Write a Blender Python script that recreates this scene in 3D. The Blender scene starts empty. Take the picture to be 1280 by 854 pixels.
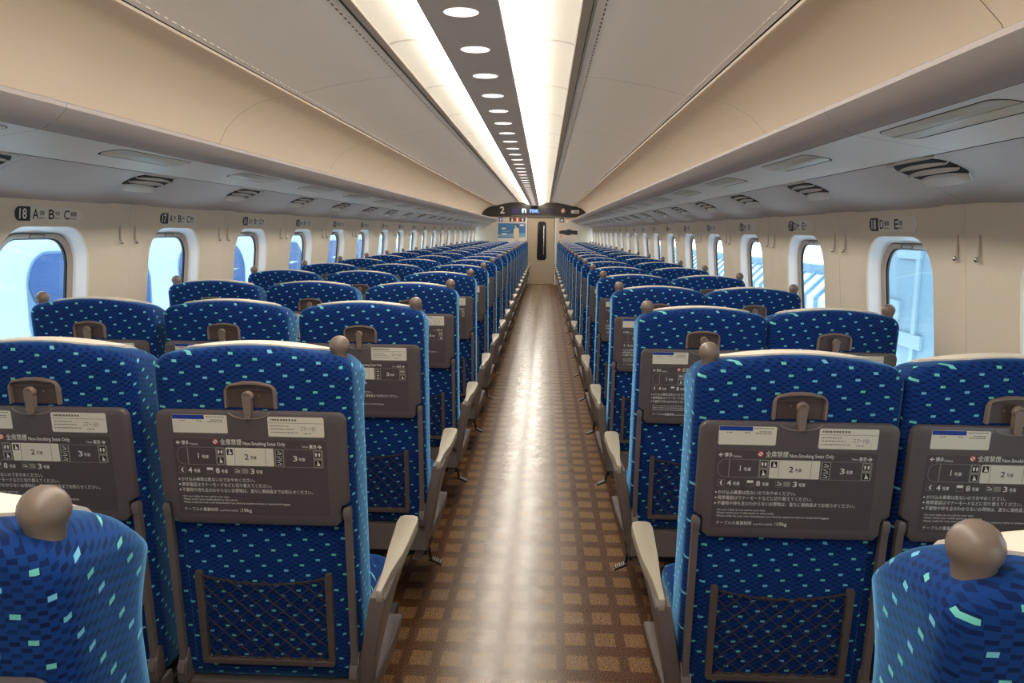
import bpy, bmesh, math, random
import numpy as np
from mathutils import Matrix, Vector
random.seed(7)
SC = bpy.context.scene
COL = SC.collection
# ---------------------------------------------------------------- camera
F_PX = 980.05
YAW, PITCH, ROLL = 0.0392, 0.1398, 0.0118
CAM = Vector((0.2777, 0.0, 1.43))
fw = Vector((-math.sin(YAW)*math.cos(PITCH), math.cos(YAW)*math.cos(PITCH), -math.sin(PITCH)))
rt = fw.cross(Vector((0, 0, 1))).normalized(); up = rt.cross(fw)
rt, up = math.cos(ROLL)*rt+math.sin(ROLL)*up, -math.sin(ROLL)*rt+math.cos(ROLL)*up
cd = bpy.data.cameras.new('camera'); cd.sensor_width = 36.0; cd.lens = F_PX/1280*36.0
cd.clip_start = 0.02; cd.clip_end = 200
cam = bpy.data.objects.new('camera', cd); COL.objects.link(cam)
M = Matrix((rt, up, -fw)).transposed().to_4x4(); M.translation = CAM
cam.matrix_world = M
SC.camera = cam
# ---------------------------------------------------------------- world, exposure
wd = bpy.data.worlds.new('world'); SC.world = wd; wd.use_nodes = True
bg = wd.node_tree.nodes['Background']
bg.inputs[0].default_value = (0.68, 0.87, 1.0, 1); bg.inputs[1].default_value = 2.4
vs = SC.view_settings
vs.view_transform = 'Standard'; vs.look = 'None'; vs.exposure = 0.98; vs.gamma = 1.0; vs.use_curve_mapping = False
SC.display_settings.display_device = 'sRGB'
SC.cycles.diffuse_bounces = 8; SC.cycles.max_bounces = 14
Y0, Y1 = -1.0, 21.4            # car interior from rear wall to end wall
PER = 1.04                     # seat and window spacing
TROUGH_GLOW = 6.6              # the two luminous ceiling bands beside the centre strip light the car
DISC_GLOW = 0.9
LAMP_COL = (1.0, 0.935, 0.835, 1)
# ---------------------------------------------------------------- helpers
def lin(c):
    c = c/255.0
    return c/12.92 if c <= 0.04045 else ((c+0.055)/1.055)**2.4
def rgb(r, g, b): return (lin(r), lin(g), lin(b), 1.0)
MATS = {}
def mat(name, col, rough=0.5, metal=0.0, spec=0.5, emit=None, es=0.0, sheen=0.0, coat=0.0, noise=None, bump=None):
    m = bpy.data.materials.new(name); m.use_nodes = True
    nt = m.node_tree; b = nt.nodes['Principled BSDF']
    b.inputs['Base Color'].default_value = col
    b.inputs['Roughness'].default_value = rough; b.inputs['Metallic'].default_value = metal
    b.inputs['Specular IOR Level'].default_value = spec
    if sheen: b.inputs['Sheen Weight'].default_value = sheen
    if coat: b.inputs['Coat Weight'].default_value = coat
    if emit: b.inputs['Emission Color'].default_value = emit; b.inputs['Emission Strength'].default_value = es
    tc = nt.nodes.new('ShaderNodeTexCoord')
    if noise:                                   # (scale, amount): slight mottling of the colour
        n = nt.nodes.new('ShaderNodeTexNoise'); n.inputs['Scale'].default_value = noise[0]; n.inputs['Detail'].default_value = 4
        nt.links.new(tc.outputs['Object'], n.inputs['Vector'])
        r = nt.nodes.new('ShaderNodeMapRange'); r.inputs[3].default_value = 1-noise[1]; r.inputs[4].default_value = 1+noise[1]*0.6
        nt.links.new(n.outputs[0], r.inputs[0])
        h = nt.nodes.new('ShaderNodeMix'); h.data_type = 'RGBA'; h.blend_type = 'MULTIPLY'; h.inputs[0].default_value = 1
        h.inputs[6].default_value = col
        nt.links.new(r.outputs[0], h.inputs[7]); nt.links.new(h.outputs[2], b.inputs['Base Color'])
    if bump:
        n2 = nt.nodes.new('ShaderNodeTexNoise'); n2.inputs['Scale'].default_value = bump[0]; n2.inputs['Detail'].default_value = 3
        nt.links.new(tc.outputs['Object'], n2.inputs['Vector'])
        bp = nt.nodes.new('ShaderNodeBump'); bp.inputs['Strength'].default_value = bump[1]; bp.inputs['Distance'].default_value = 0.002
        nt.links.new(n2.outputs[0], bp.inputs['Height']); nt.links.new(bp.outputs[0], b.inputs['Normal'])
    MATS[name] = m
    return m
class NG:                                       # tiny math-node builder
    def __init__(s, nt): s.nt = nt
    def m(s, op, a, b=None, c=None):
        n = s.nt.nodes.new('ShaderNodeMath'); n.operation = op
        for i, v in enumerate((a, b, c)):
            if v is None: continue
            if isinstance(v, (int, float)): n.inputs[i].default_value = v
            else: s.nt.links.new(v, n.inputs[i])
        return n.outputs[0]
    def mix(s, f, a, b, blend='MIX'):
        n = s.nt.nodes.new('ShaderNodeMix'); n.data_type = 'RGBA'; n.blend_type = blend
        for i, v in ((0, f), (6, a), (7, b)):
            if isinstance(v, (int, float)): n.inputs[i].default_value = v
            elif isinstance(v, tuple): n.inputs[i].default_value = v
            else: s.nt.links.new(v, n.inputs[i])
        return n.outputs[2]
    def noise(s, vec, scale, detail=3):
        n = s.nt.nodes.new('ShaderNodeTexNoise'); n.inputs['Scale'].default_value = scale; n.inputs['Detail'].default_value = detail
        s.nt.links.new(vec, n.inputs['Vector']); return n.outputs[0]
def fabric(name='blue_fabric'):
    m = bpy.data.materials.new(name); m.use_nodes = True; nt = m.node_tree; g = NG(nt)
    b = nt.nodes['Principled BSDF']
    tc = nt.nodes.new('ShaderNodeTexCoord'); sp = nt.nodes.new('ShaderNodeSeparateXYZ'); nt.links.new(tc.outputs['Object'], sp.inputs[0])
    x, y, z = sp.outputs
    u = g.m('ADD', x, y); v = g.m('SUBTRACT', z, g.m('MULTIPLY', y, 0.34))
    # woven dark and mid blue blocks
    row = g.m('FLOOR', g.m('DIVIDE', v, 0.0062))
    uu = g.m('ADD', g.m('DIVIDE', u, 0.0205), g.m('MULTIPLY', row, 0.53))
    blk = g.m('LESS_THAN', g.m('FRACT', uu), 0.5)
    gap = g.m('GREATER_THAN', g.m('FRACT', g.m('DIVIDE', v, 0.0062)), 0.25)
    wn = nt.nodes.new('ShaderNodeTexWhiteNoise'); wn.noise_dimensions = '2D'
    cb = nt.nodes.new('ShaderNodeCombineXYZ'); nt.links.new(g.m('FLOOR', uu), cb.inputs[0]); nt.links.new(row, cb.inputs[1]); nt.links.new(cb.outputs[0], wn.inputs['Vector'])
    big = g.noise(tc.outputs['Object'], 9.0, 2)
    dark = g.m('MULTIPLY', g.m('MULTIPLY', blk, gap), g.m('ADD', 0.55, g.m('MULTIPLY', wn.outputs[0], 0.45)))
    base = g.mix(dark, rgb(16, 62, 132), rgb(7, 24, 68))
    base = g.mix(g.m('MULTIPLY', big, 0.45), base, rgb(11, 38, 98))
    # lattice of light flecks
    li = g.m('ADD', g.m('MULTIPLY', u, 21.83), g.m('MULTIPLY', v, 13.23))
    lj = g.m('SUBTRACT', g.m('MULTIPLY', u, 12.57), g.m('MULTIPLY', v, 30.27))
    fi = g.m('SUBTRACT', g.m('FRACT', li), 0.5); fj = g.m('SUBTRACT', g.m('FRACT', lj), 0.5)
    du = g.m('ADD', g.m('MULTIPLY', fi, 0.0366), g.m('MULTIPLY', fj, 0.016))
    dv = g.m('SUBTRACT', g.m('MULTIPLY', fi, 0.0152), g.m('MULTIPLY', fj, 0.0264))
    dash = g.m('MULTIPLY', g.m('LESS_THAN', g.m('ABSOLUTE', du), 0.0051), g.m('LESS_THAN', g.m('ABSOLUTE', dv), 0.0027))
    w2 = nt.nodes.new('ShaderNodeTexWhiteNoise'); w2.noise_dimensions = '2D'
    c2 = nt.nodes.new('ShaderNodeCombineXYZ'); nt.links.new(g.m('FLOOR', li), c2.inputs[0]); nt.links.new(g.m('FLOOR', lj), c2.inputs[1]); nt.links.new(c2.outputs[0], w2.inputs['Vector'])
    fleck = g.mix(g.m('GREATER_THAN', w2.outputs[0], 0.5), rgb(124, 202, 234), rgb(118, 210, 200))
    fin = g.mix(dash, base, fleck)
    nt.links.new(fin, b.inputs['Base Color'])
    b.inputs['Roughness'].default_value = 0.85; b.inputs['Specular IOR Level'].default_value = 0.2
    b.inputs['Sheen Weight'].default_value = 1.0; b.inputs['Sheen Roughness'].default_value = 0.35
    b.inputs['Sheen Tint'].default_value = rgb(120, 190, 240)
    bp = nt.nodes.new('ShaderNodeBump'); bp.inputs['Strength'].default_value = 0.25; bp.inputs['Distance'].default_value = 0.0008
    nt.links.new(g.m('SUBTRACT', 1.0, dark), bp.inputs['Height']); nt.links.new(bp.outputs[0], b.inputs['Normal'])
    MATS[name] = m; return m
def floor_mat():
    m = bpy.data.materials.new('vinyl_floor'); m.use_nodes = True; nt = m.node_tree; g = NG(nt)
    b = nt.nodes['Principled BSDF']
    tc = nt.nodes.new('ShaderNodeTexCoord'); sp = nt.nodes.new('ShaderNodeSeparateXYZ'); nt.links.new(tc.outputs['Object'], sp.inputs[0])
    x, y, z = sp.outputs
    wob = g.m('MULTIPLY', g.m('SUBTRACT', g.noise(tc.outputs['Object'], 60, 3), 0.5), 0.012)
    fx = g.m('FRACT', g.m('DIVIDE', g.m('ADD', g.m('SUBTRACT', x, 0.376), wob), 0.105))
    fy = g.m('FRACT', g.m('DIVIDE', g.m('ADD', g.m('SUBTRACT', y, 2.415), wob), 0.155))
    sq = g.m('MULTIPLY', g.m('LESS_THAN', fx, 0.68), g.m('LESS_THAN', fy, 0.58))
    gr = g.noise(tc.outputs['Object'], 210, 2)
    gr2 = g.m('GREATER_THAN', gr, 0.52)
    brown = g.mix(gr2, rgb(58, 34, 21), rgb(112, 76, 50))
    tan = g.mix(gr2, rgb(92, 66, 42), rgb(150, 116, 78))
    c = g.mix(sq, brown, tan)
    # worn shiny aisle lane; its pale tan also paints in the reflected ceiling light
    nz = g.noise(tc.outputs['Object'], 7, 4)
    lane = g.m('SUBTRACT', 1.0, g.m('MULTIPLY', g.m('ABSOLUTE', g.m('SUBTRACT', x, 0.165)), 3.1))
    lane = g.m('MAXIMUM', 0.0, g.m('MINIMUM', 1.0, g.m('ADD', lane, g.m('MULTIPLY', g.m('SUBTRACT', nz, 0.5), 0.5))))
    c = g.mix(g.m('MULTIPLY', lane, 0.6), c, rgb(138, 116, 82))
    nt.links.new(c, b.inputs['Base Color'])
    scr = g.noise(tc.outputs['Object'], 25, 6)
    ro = g.m('ADD', g.m('SUBTRACT', 0.46, g.m('MULTIPLY', lane, 0.29)), g.m('MULTIPLY', g.m('SUBTRACT', scr, 0.5), 0.16))
    nt.links.new(ro, b.inputs['Roughness'])
    nt.links.new(g.m('ADD', 0.14, g.m('MULTIPLY', lane, 0.55)), b.inputs['Specular IOR Level'])
    bp = nt.nodes.new('ShaderNodeBump'); bp.inputs['Strength'].default_value = 0.25; bp.inputs['Distance'].default_value = 0.0012
    nt.links.new(g.m('ADD', g.m('MULTIPLY', scr, 1.0), g.m('MULTIPLY', gr, 0.35)), bp.inputs['Height']); nt.links.new(bp.outputs[0], b.inputs['Normal'])
    MATS['vinyl_floor'] = m
def glass_mat(name, tint, gloss=0.06):
    m = bpy.data.materials.new(name); m.use_nodes = True; nt = m.node_tree
    nt.nodes.remove(nt.nodes['Principled BSDF'])
    t = nt.nodes.new('ShaderNodeBsdfTransparent'); t.inputs[0].default_value = tint
    gl = nt.nodes.new('ShaderNodeBsdfGlossy'); gl.inputs['Roughness'].default_value = 0.02
    mx = nt.nodes.new('ShaderNodeMixShader'); mx.inputs[0].default_value = gloss
    nt.links.new(t.outputs[0], mx.inputs[1]); nt.links.new(gl.outputs[0], mx.inputs[2])
    nt.links.new(mx.outputs[0], nt.nodes['Material Output'].inputs[0]); MATS[name] = m
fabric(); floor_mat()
glass_mat('window_glass', (0.93, 0.97, 1.0, 1))
mat('wall_cream', rgb(231, 219, 197), 0.45, noise=(3, 0.03))
mat('ceiling_panel', rgb(244, 238, 230), 0.6, noise=(2, 0.02))
mat('rack_back', rgb(226, 211, 190), 0.5, noise=(4, 0.03))
mat('rack_fascia', rgb(180, 170, 166), 0.42)
mat('under_panel', rgb(218, 212, 206), 0.45)
mat('under_curve', rgb(196, 187, 184), 0.5)
mat('strip_grey', rgb(222, 213, 204), 0.5)
mat('dark_gap', rgb(28, 24, 22), 0.8)
mat('lip', rgb(190, 176, 158), 0.5)
mat('trough_white', rgb(240, 232, 218), 0.7)
mat('light_band', rgb(255, 250, 240), 0.6, emit=LAMP_COL, es=TROUGH_GLOW)
mat('disc_light', rgb(255, 245, 235), 0.5, emit=(1.0, 0.90, 0.82, 1), es=DISC_GLOW)
mat('lamp_cover', rgb(190, 182, 168), 0.35)
mat('vent_pale', rgb(232, 228, 222), 0.45)
mat('reveal_white', rgb(240, 240, 240), 0.4)
mat('frame_beige', rgb(176, 160, 146), 0.4)
mat('gasket', rgb(22, 24, 32), 0.5)
mat('chrome', rgb(200, 198, 194), 0.22, metal=1.0)
mat('seat_plastic', rgb(112, 101, 96), 0.42, bump=(600, 0.05))
mat('tray_plastic', rgb(100, 91, 90), 0.40, bump=(700, 0.05))
mat('tray_rim', rgb(150, 136, 124), 0.35)
mat('tray_print_area', rgb(88, 79, 79), 0.5)
mat('latch_plastic', rgb(140, 122, 110), 0.38)
mat('latch_recess', rgb(96, 80, 74), 0.45)
mat('armrest_pad', rgb(176, 166, 146), 0.40, noise=(12, 0.06))
mat('knob', rgb(130, 114, 102), 0.36)
mat('net_cord', rgb(66, 54, 50), 0.7)
mat('net_frame', rgb(98, 86, 80), 0.36)
mat('head_cover', rgb(242, 230, 212), 0.8)
mat('under_dark', rgb(46, 40, 38), 0.6)
mat('pedal_black', rgb(24, 22, 22), 0.4)
mat('pedal_rib', rgb(190, 186, 180), 0.4, metal=0.6)
mat('print_white', rgb(240, 236, 228), 0.6)
mat('print_grey', rgb(150, 142, 134), 0.6)
mat('print_dark', rgb(44, 38, 36), 0.6)
mat('print_brown', rgb(120, 112, 100), 0.6)
mat('sticker', rgb(232, 226, 208), 0.45)
mat('sticker_blue', rgb(30, 66, 160), 0.45)
mat('print_red', rgb(206, 60, 44), 0.5)
mat('sign_plate', rgb(232, 226, 212), 0.4)
mat('end_wall', rgb(214, 200, 178), 0.5)
mat('door_beige', rgb(186, 166, 138), 0.42)
mat('banner_black', rgb(48, 42, 38), 0.35)
mat('screen_dark', rgb(30, 24, 34), 0.3)
mat('led_blue', rgb(90, 130, 255), 0.5, emit=(0.18, 0.35, 1.0, 1), es=1.1)
mat('led_cyan', rgb(200, 250, 255), 0.5, emit=(0.55, 0.9, 1.0, 1), es=0.9)
mat('led_purple', rgb(40, 30, 66), 0.5, emit=(0.08, 0.05, 0.22, 1), es=0.12)
mat('door_glass', rgb(16, 16, 22), 0.12)
mat('poster_sky', rgb(70, 120, 170), 0.4, noise=(3, 0.25))
mat('poster_sea', rgb(130, 170, 190), 0.4, noise=(6, 0.15))
mat('poster_sand', rgb(225, 220, 205), 0.4)
mat('coat_cream', rgb(226, 208, 170), 0.5)
mat('skin_print', rgb(214, 176, 150), 0.5)
mat('hair_print', rgb(24, 20, 22), 0.5)
mat('mount_dark', rgb(46, 46, 52), 0.5)
mat('mount_sky', rgb(222, 200, 180), 0.5)
mat('poster_frame', rgb(206, 200, 190), 0.35)
mat('sign_black', rgb(22, 22, 22), 0.4)
mat('train_white', rgb(196, 208, 214), 0.5)
mat('train_glass', rgb(72, 100, 150), 0.15)
mat('train_glass_edge', rgb(118, 148, 176), 0.3)
mat('shed_white', rgb(210, 218, 224), 0.5)
mat('shed_blue', rgb(118, 150, 172), 0.5)
mat('booth_blue', rgb(126, 152, 166), 0.35)
mat('booth_pale', rgb(148, 170, 180), 0.35)

def mesh_of(name, verts, faces, material, smooth=None, mats=None, fm=None):
    me = bpy.data.meshes.new(name); me.from_pydata([tuple(v) for v in verts], [], faces)
    for mm in (mats or [material]): me.materials.append(MATS[mm])
    if fm: me.polygons.foreach_set('material_index', fm)
    bm = bmesh.new(); bm.from_mesh(me); bmesh.ops.recalc_face_normals(bm, faces=bm.faces); bm.to_mesh(me); bm.free()
    if smooth is not None:
        me.polygons.foreach_set('use_smooth', [True]*len(me.polygons))
        me.set_sharp_from_angle(angle=math.radians(smooth))
    me.update(); return me
def obj(name, me, parent=None):
    o = bpy.data.objects.new(name, me); COL.objects.link(o)
    if parent: o.parent = parent
    return o
def empty(name, loc=(0, 0, 0)):
    o = bpy.data.objects.new(name, None); o.location = loc; o.empty_display_size = 0.1; COL.objects.link(o); return o
def tag(o, label=None, cat=None, group=None, kind=None):
    if label: o['label'] = label
    if cat: o['category'] = cat
    if group: o['group'] = group
    if kind: o['kind'] = kind
    return o
class MB:                                       # collects shapes for ONE mesh
    def __init__(s): s.v = []; s.f = []; s.mi = []
    def add(s, v, f, mi=0):
        o = len(s.v); s.v += [tuple(p) for p in v]; s.f += [tuple(i+o for i in q) for q in f]; s.mi += [mi]*len(f); return s
    def box(s, x0, x1, y0, y1, z0, z1, mi=0, fn=None):
        v = [(x, y, z) for x in (x0, x1) for y in (y0, y1) for z in (z0, z1)]
        if fn: v = [fn(*p) for p in v]
        return s.add(v, [(0, 1, 3, 2), (4, 6, 7, 5), (0, 4, 5, 1), (2, 3, 7, 6), (0, 2, 6, 4), (1, 5, 7, 3)], mi)
    def loft(s, rings, mi=0, cap=True, closed=True):
        n = len(rings[0]); v = [p for r in rings for p in r]; f = []
        for k in range(len(rings)-1):
            for i in range(n if closed else n-1):
                j = (i+1) % n; f.append((k*n+i, k*n+j, (k+1)*n+j, (k+1)*n+i))
        if cap:
            f.append(tuple(range(n))); f.append(tuple((len(rings)-1)*n+i for i in range(n)))
        return s.add(v, f, mi)
    def tube(s, pts, r, n=6, mi=0, closed=False, cap=True):
        pts = [Vector(p) for p in pts]; rings = []
        for i, p in enumerate(pts):
            a = pts[i-1] if (i > 0 or closed) else p; b = pts[(i+1) % len(pts)] if (i < len(pts)-1 or closed) else p
            d = (b-a).normalized(); h = Vector((0, 1, 0)) if abs(d.y) < 0.9 else Vector((0, 0, 1))
            u = d.cross(h).normalized(); w = d.cross(u)
            rr = r[i] if isinstance(r, (list, tuple)) else r
            rings.append([p+rr*(math.cos(t)*u+math.sin(t)*w) for t in [2*math.pi*k/n+math.pi/n for k in range(n)]])
        if closed: rings.append(rings[0])
        return s.loft(rings, mi, cap=cap and not closed)
    def lathe(s, prof, c, n=20, mi=0):          # prof: (radius, z)
        return s.loft([[(c[0]+r*math.cos(2*math.pi*k/n), c[1]+r*math.sin(2*math.pi*k/n), c[2]+z) for k in range(n)] for r, z in prof], mi)
    def mesh(s, name, m, smooth=None, mats=None):
        return mesh_of(name, s.v, s.f, m, smooth, mats, s.mi if mats else None)
def rrect(x0, x1, z0, z1, r, n=5):
    if not isinstance(r, (tuple, list)): r = (r,)*4
    out = []
    for (cx, cz, a, q) in ((x1-r[0], z1-r[0], 0, r[0]), (x0+r[1], z1-r[1], 90, r[1]), (x0+r[2], z0+r[2], 180, r[2]), (x1-r[3], z0+r[3], 270, r[3])):
        for k in range(n+1):
            t = math.radians(a+90*k/n); out.append((cx+q*math.cos(t), cz+q*math.sin(t)))
    return out
def slab(mb, out, y0, y1, bev=0.0, ins=None, mi=0, fn=None):   # outline in x,z extruded along y, bevelled on the y0 side
    f = fn or (lambda x, y, z: (x, y, z))
    cx = sum(p[0] for p in out)/len(out); cz = sum(p[1] for p in out)/len(out)
    def inset(d):
        res = []
        n = len(out)
        for i in range(n):
            a, p, b = Vector(out[i-1]), Vector(out[i]), Vector(out[(i+1) % n])
            t = (b-a); t = t.normalized() if t.length > 1e-9 else Vector((1, 0))
            nn = Vector((-t.y, t.x))
            if nn.dot(Vector((cx, cz))-p) < 0 and abs(nn.dot(Vector((cx, cz))-p)) > 1e-6: nn = -nn
            res.append(p+nn*d)
        return res
    rings = []
    if bev:
        rings.append([f(p[0], y0, p[1]) for p in inset(bev)])
        rings.append([f(p[0], y0+(y1-y0)*0.12+bev*0.3*(1 if y1 > y0 else -1), p[1]) for p in inset(bev*0.3)])
        rings.append([f(p[0], y0+bev*(1 if y1 > y0 else -1), p[1]) for p in out])
    else: rings.append([f(p[0], y0, p[1]) for p in out])
    rings.append([f(p[0], y1, p[1]) for p in out])
    return mb.loft(rings, mi)
_txt = {}
def text_xy(body, x0, x1, z0, z1, offset=0.0, keep=False):
    """2-D text triangles fitted into the box x0..x1, z0..z1 (keep: keep the letter shape, fit the height, centre)"""
    key = (body, offset)
    if key not in _txt:
        cu = bpy.data.curves.new('t', 'FONT'); cu.body = body; cu.resolution_u = 2; cu.offset = offset
        ob = bpy.data.objects.new('t', cu); COL.objects.link(ob)
        dg = bpy.context.evaluated_depsgraph_get(); me = bpy.data.meshes.new_from_object(ob.evaluated_get(dg))
        v = np.array([p.co[:2] for p in me.vertices], float).reshape(-1, 2); f = [tuple(p.vertices) for p in me.polygons]
        bpy.data.objects.remove(ob); bpy.data.curves.remove(cu); bpy.data.meshes.remove(me)
        _txt[key] = (v, f)
    v, f = _txt[key]
    if len(v) == 0: return [], []
    a, b = v.min(0), v.max(0); s = (b-a); s[s < 1e-6] = 1e-6
    if keep:
        k = (z1-z0)/s[1]; w = s[0]*k; c = (x0+x1)/2; x0, x1 = c-w/2, c+w/2
    out = (v-a)/s*np.array([x1-x0, z1-z0])+np.array([x0, z0])
    return out.tolist(), f
NUMW = 'one two three four five six seven eight nine ten eleven twelve thirteen fourteen fifteen sixteen seventeen eighteen'.split()
ORD = ['nearest', 'second', 'third', 'fourth', 'fifth', 'sixth', 'seventh', 'eighth', 'ninth', 'tenth', 'eleventh', 'twelfth', 'thirteenth',
       'fourteenth', 'fifteenth', 'sixteenth', 'seventeenth', 'eighteenth', 'nineteenth', 'twentieth', 'twenty-first', 'twenty-second']
def tens(n):
    base = ['', 'twenty', 'thirty', 'forty']; 
    if n < 20: return ORD[n-1]
    t, r = divmod(n, 10)
    if r == 0: return {2: 'twentieth', 3: 'thirtieth', 4: 'fortieth'}[t]
    return base[t-1]+'-'+['first', 'second', 'third', 'fourth', 'fifth', 'sixth', 'seventh', 'eighth', 'ninth'][r-1]

# ================================================================ SETTING
# floor
fl = MB().add([(-1.75, Y0, 0), (1.75, Y0, 0), (1.75, Y1+.05, 0), (-1.75, Y1+.05, 0), (-1.75, Y0, -.05), (1.75, Y0, -.05), (1.75, Y1+.05, -.05), (-1.75, Y1+.05, -.05)],
              [(0, 1, 2, 3), (4, 5, 6, 7), (0, 1, 5, 4), (1, 2, 6, 5), (2, 3, 7, 6), (3, 0, 4, 7)])
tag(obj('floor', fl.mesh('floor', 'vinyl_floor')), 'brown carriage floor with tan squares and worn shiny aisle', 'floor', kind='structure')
# ---- side walls
def wall_x(z):                                  # half width of the wall at height z
    zs = [0, .4, .8, 1.1, 1.53]; xs = [1.60, 1.625, 1.628, 1.603, 1.557]
    return float(np.interp(z, zs, xs))
WINC = {-1: 2.875, 1: 2.965}                    # centre of the row 18 window
SEAM = {-1: 3.44, 1: 3.50}
WZ0, WZ1, WHW, WR = 0.80, 1.425, 0.272, 0.15
def ring_pts(hw, z0, z1, r, n=9): return rrect(-hw, hw, z0, z1, r, n)
def wall_panel_mesh(sx):
    off = SEAM[sx]-PER/2-WINC[sx]               # panel centre relative to window centre
    y0, y1, z0, z1 = off-PER/2+.0025, off+PER/2-.0025, 0.45, 1.528
    hole = ring_pts(WHW, WZ0, WZ1, WR)
    rings = []
    cz = (WZ0+WZ1)/2
    for t in (0, .02, .12, .3, .5, .7, .85, 1.0):
        rg = []
        for (u, z) in hole:
            d = Vector((u, z-cz)); 
            sc = min([((y1 if d.x > 0 else y0)/d.x) if abs(d.x) > 1e-6 else 1e9, (((z1 if d.y > 0 else z0)-cz)/d.y) if abs(d.y) > 1e-6 else 1e9])
            e = d*sc; p = d*(1-t)+e*t
            rg.append((p.x, p.y+cz))
        rings.append(rg)
    # snap nearest ring points on the outer ring to the panel corners
    for c in ((y0, z0), (y1, z0), (y0, z1), (y1, z1)):
        k = min(range(len(hole)), key=lambda i: (rings[-1][i][0]-c[0])**2+(rings[-1][i][1]-c[1])**2); rings[-1][k] = c
    def P(u, z, k):
        edge = min(abs(u-y0), abs(u-y1)); s = max(0.0, min(1.0, (0.20-edge)/0.10)); s = s*s*(3-2*s)
        roll = 0.006 if k == 0 else 0.0          # rounded lip round the window
        return (sx*(wall_x(z)-0.010*s+roll), u, z)
    v = [[P(u, z, k) for (u, z) in r] for k, r in enumerate(rings)]
    v.append([(p[0]+sx*0.02, p[1], p[2]) for p in v[-1]])   # panel edge turns back at the seam
    mb = MB(); mb.loft(v, cap=False)
    return mb.mesh('wall_panel', 'wall_cream', 40)
NW = 19                                          # windows each side, row 20 .. row 1 plus one
for sx, side in ((-1, 'left'), (1, 'right')):
    w = MB()
    prof = [(wall_x(z), z) for z in (0, .2, .4, .455)]
    w.loft([[(sx*x, y, z) for (x, z) in prof] for y in (Y0, Y1)], cap=False, closed=False)
    bk = [(1.70, .40), (1.70, 0.79)]; w.loft([[(sx*x, y, z) for (x, z) in bk] for y in (Y0, Y1)], cap=False, closed=False, mi=1)
    bk = [(1.70, 1.44), (1.63, 1.56)]; w.loft([[(sx*x, y, z) for (x, z) in bk] for y in (Y0, Y1)], cap=False, closed=False, mi=1)
    wl = obj('wall_'+side, w.mesh('wall_'+side, None, mats=['wall_cream', 'dark_gap']))
    tag(wl, 'cream moulded panel wall along the %s windows' % side, 'wall', kind='structure')
    pm = wall_panel_mesh(sx)
    # ---- window parts (local: y along the car, z up, sx outwards)
    def lp(pts, dep): return [(sx*(wall_x(z)+dep), u, z) for (u, z) in pts]
    rp = lambda i: ring_pts(WHW-i, WZ0+i*.8, WZ1-i*.7, WR-i*.6)
    rv = MB().loft([lp(rp(0), .006), lp(rp(.006), .014), lp(rp(.026), .040), lp(rp(.030), .046)], cap=False).mesh('window_reveal', 'reveal_white', 50)
    gk0 = MB().loft([lp(rp(.030), .045), lp(rp(.036), .046)], cap=False).mesh('shadow_gap', 'gasket')
    fr = MB().loft([lp(rp(.035), .044), lp(rp(.038), .040), lp(rp(.058), .047), lp(rp(.062), .052)], cap=False).mesh('window_frame', 'frame_beige', 40)
    gk = MB().loft([lp(rp(.061), .050), lp(rp(.067), .053), lp(rp(.068), .060)], cap=False).mesh('window_gasket', 'gasket')
    pg = MB().loft([lp(rp(.060), .057), lp(rp(.060), .062)]).mesh('pane', 'window_glass')
    zb = WZ1-.036
    bh = MB(); bh.tube([(sx*(wall_x(zb)+.040), yy, zz) for yy, zz in ((-.04, zb-.006), (-.045, zb), (-.04, zb+.006), (.04, zb+.006), (.045, zb), (.04, zb-.006))], 0.0025, 6, closed=True)
    bh = bh.mesh('blind_handle', 'seat_plastic', 40)
    for i in range(-3, NW-1):
        yc = WINC[sx]+PER*i
        if yc+PER/2 > Y1+.1: break
        p = obj('wall_panel', pm, wl); p.location = (0, yc, 0)
        k = i+4
        wi = obj('window_%d' % (k if sx < 0 else k+22), rv); wi.location = (0, yc, 0)
        tag(wi, '%s rounded train window from the camera on the %s wall' % (ORD[k-1], side), 'window', 'carriage windows', 'structure')
        for nm, me in (('shadow_gap', gk0), ('window_frame', fr), ('window_gasket', gk), ('pane', pg), ('blind_handle', bh)):
            obj(nm, me, wi)
# ---- ceiling shell and panels
def mirror(pts, sx): return [(sx*x, z) for x, z in pts]
sh = MB()
half = [(0, 2.33), (.46, 2.33), (.46, 2.232), (1.03, 2.13), (1.30, 2.07), (1.47, 1.92), (1.50, 1.70), (1.60, 1.58)]
full = [(-x, z) for x, z in reversed(half[1:])]+half
sh.loft([[(x, y, z) for x, z in full] for y in (Y0, Y1)], cap=False, closed=False)
ceil = obj('ceiling', sh.mesh('ceiling', 'dark_gap'))
tag(ceil, 'arched carriage ceiling of pale panels with dark joints', 'ceiling', kind='structure')
def extr(pts, y0, y1, m, name, smooth=30, thick=None):
    mb = MB()
    if thick: 
        q = [(x, z+thick) for x, z in reversed(pts)]
        mb.loft([[(x, y, z) for x, z in pts+q] for y in (y0, y1)])
    else: mb.loft([[(x, y, z) for x, z in pts] for y in (y0, y1)], cap=False, closed=False)
    return mb.mesh(name, m, smooth)
CPAN = [(.446, 2.212), (.60, 2.196), (.80, 2.163), (1.012, 2.112)]
BPAN = [(1.020, 2.112), (1.024, 2.104), (1.032, 2.102), (1.036, 2.108), (1.12, 2.098), (1.22, 2.068), (1.31, 2.015), (1.38, 1.945), (1.42, 1.87), (1.44, 1.79), (1.445, 1.73)]
SEAMY = 2.045
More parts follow.
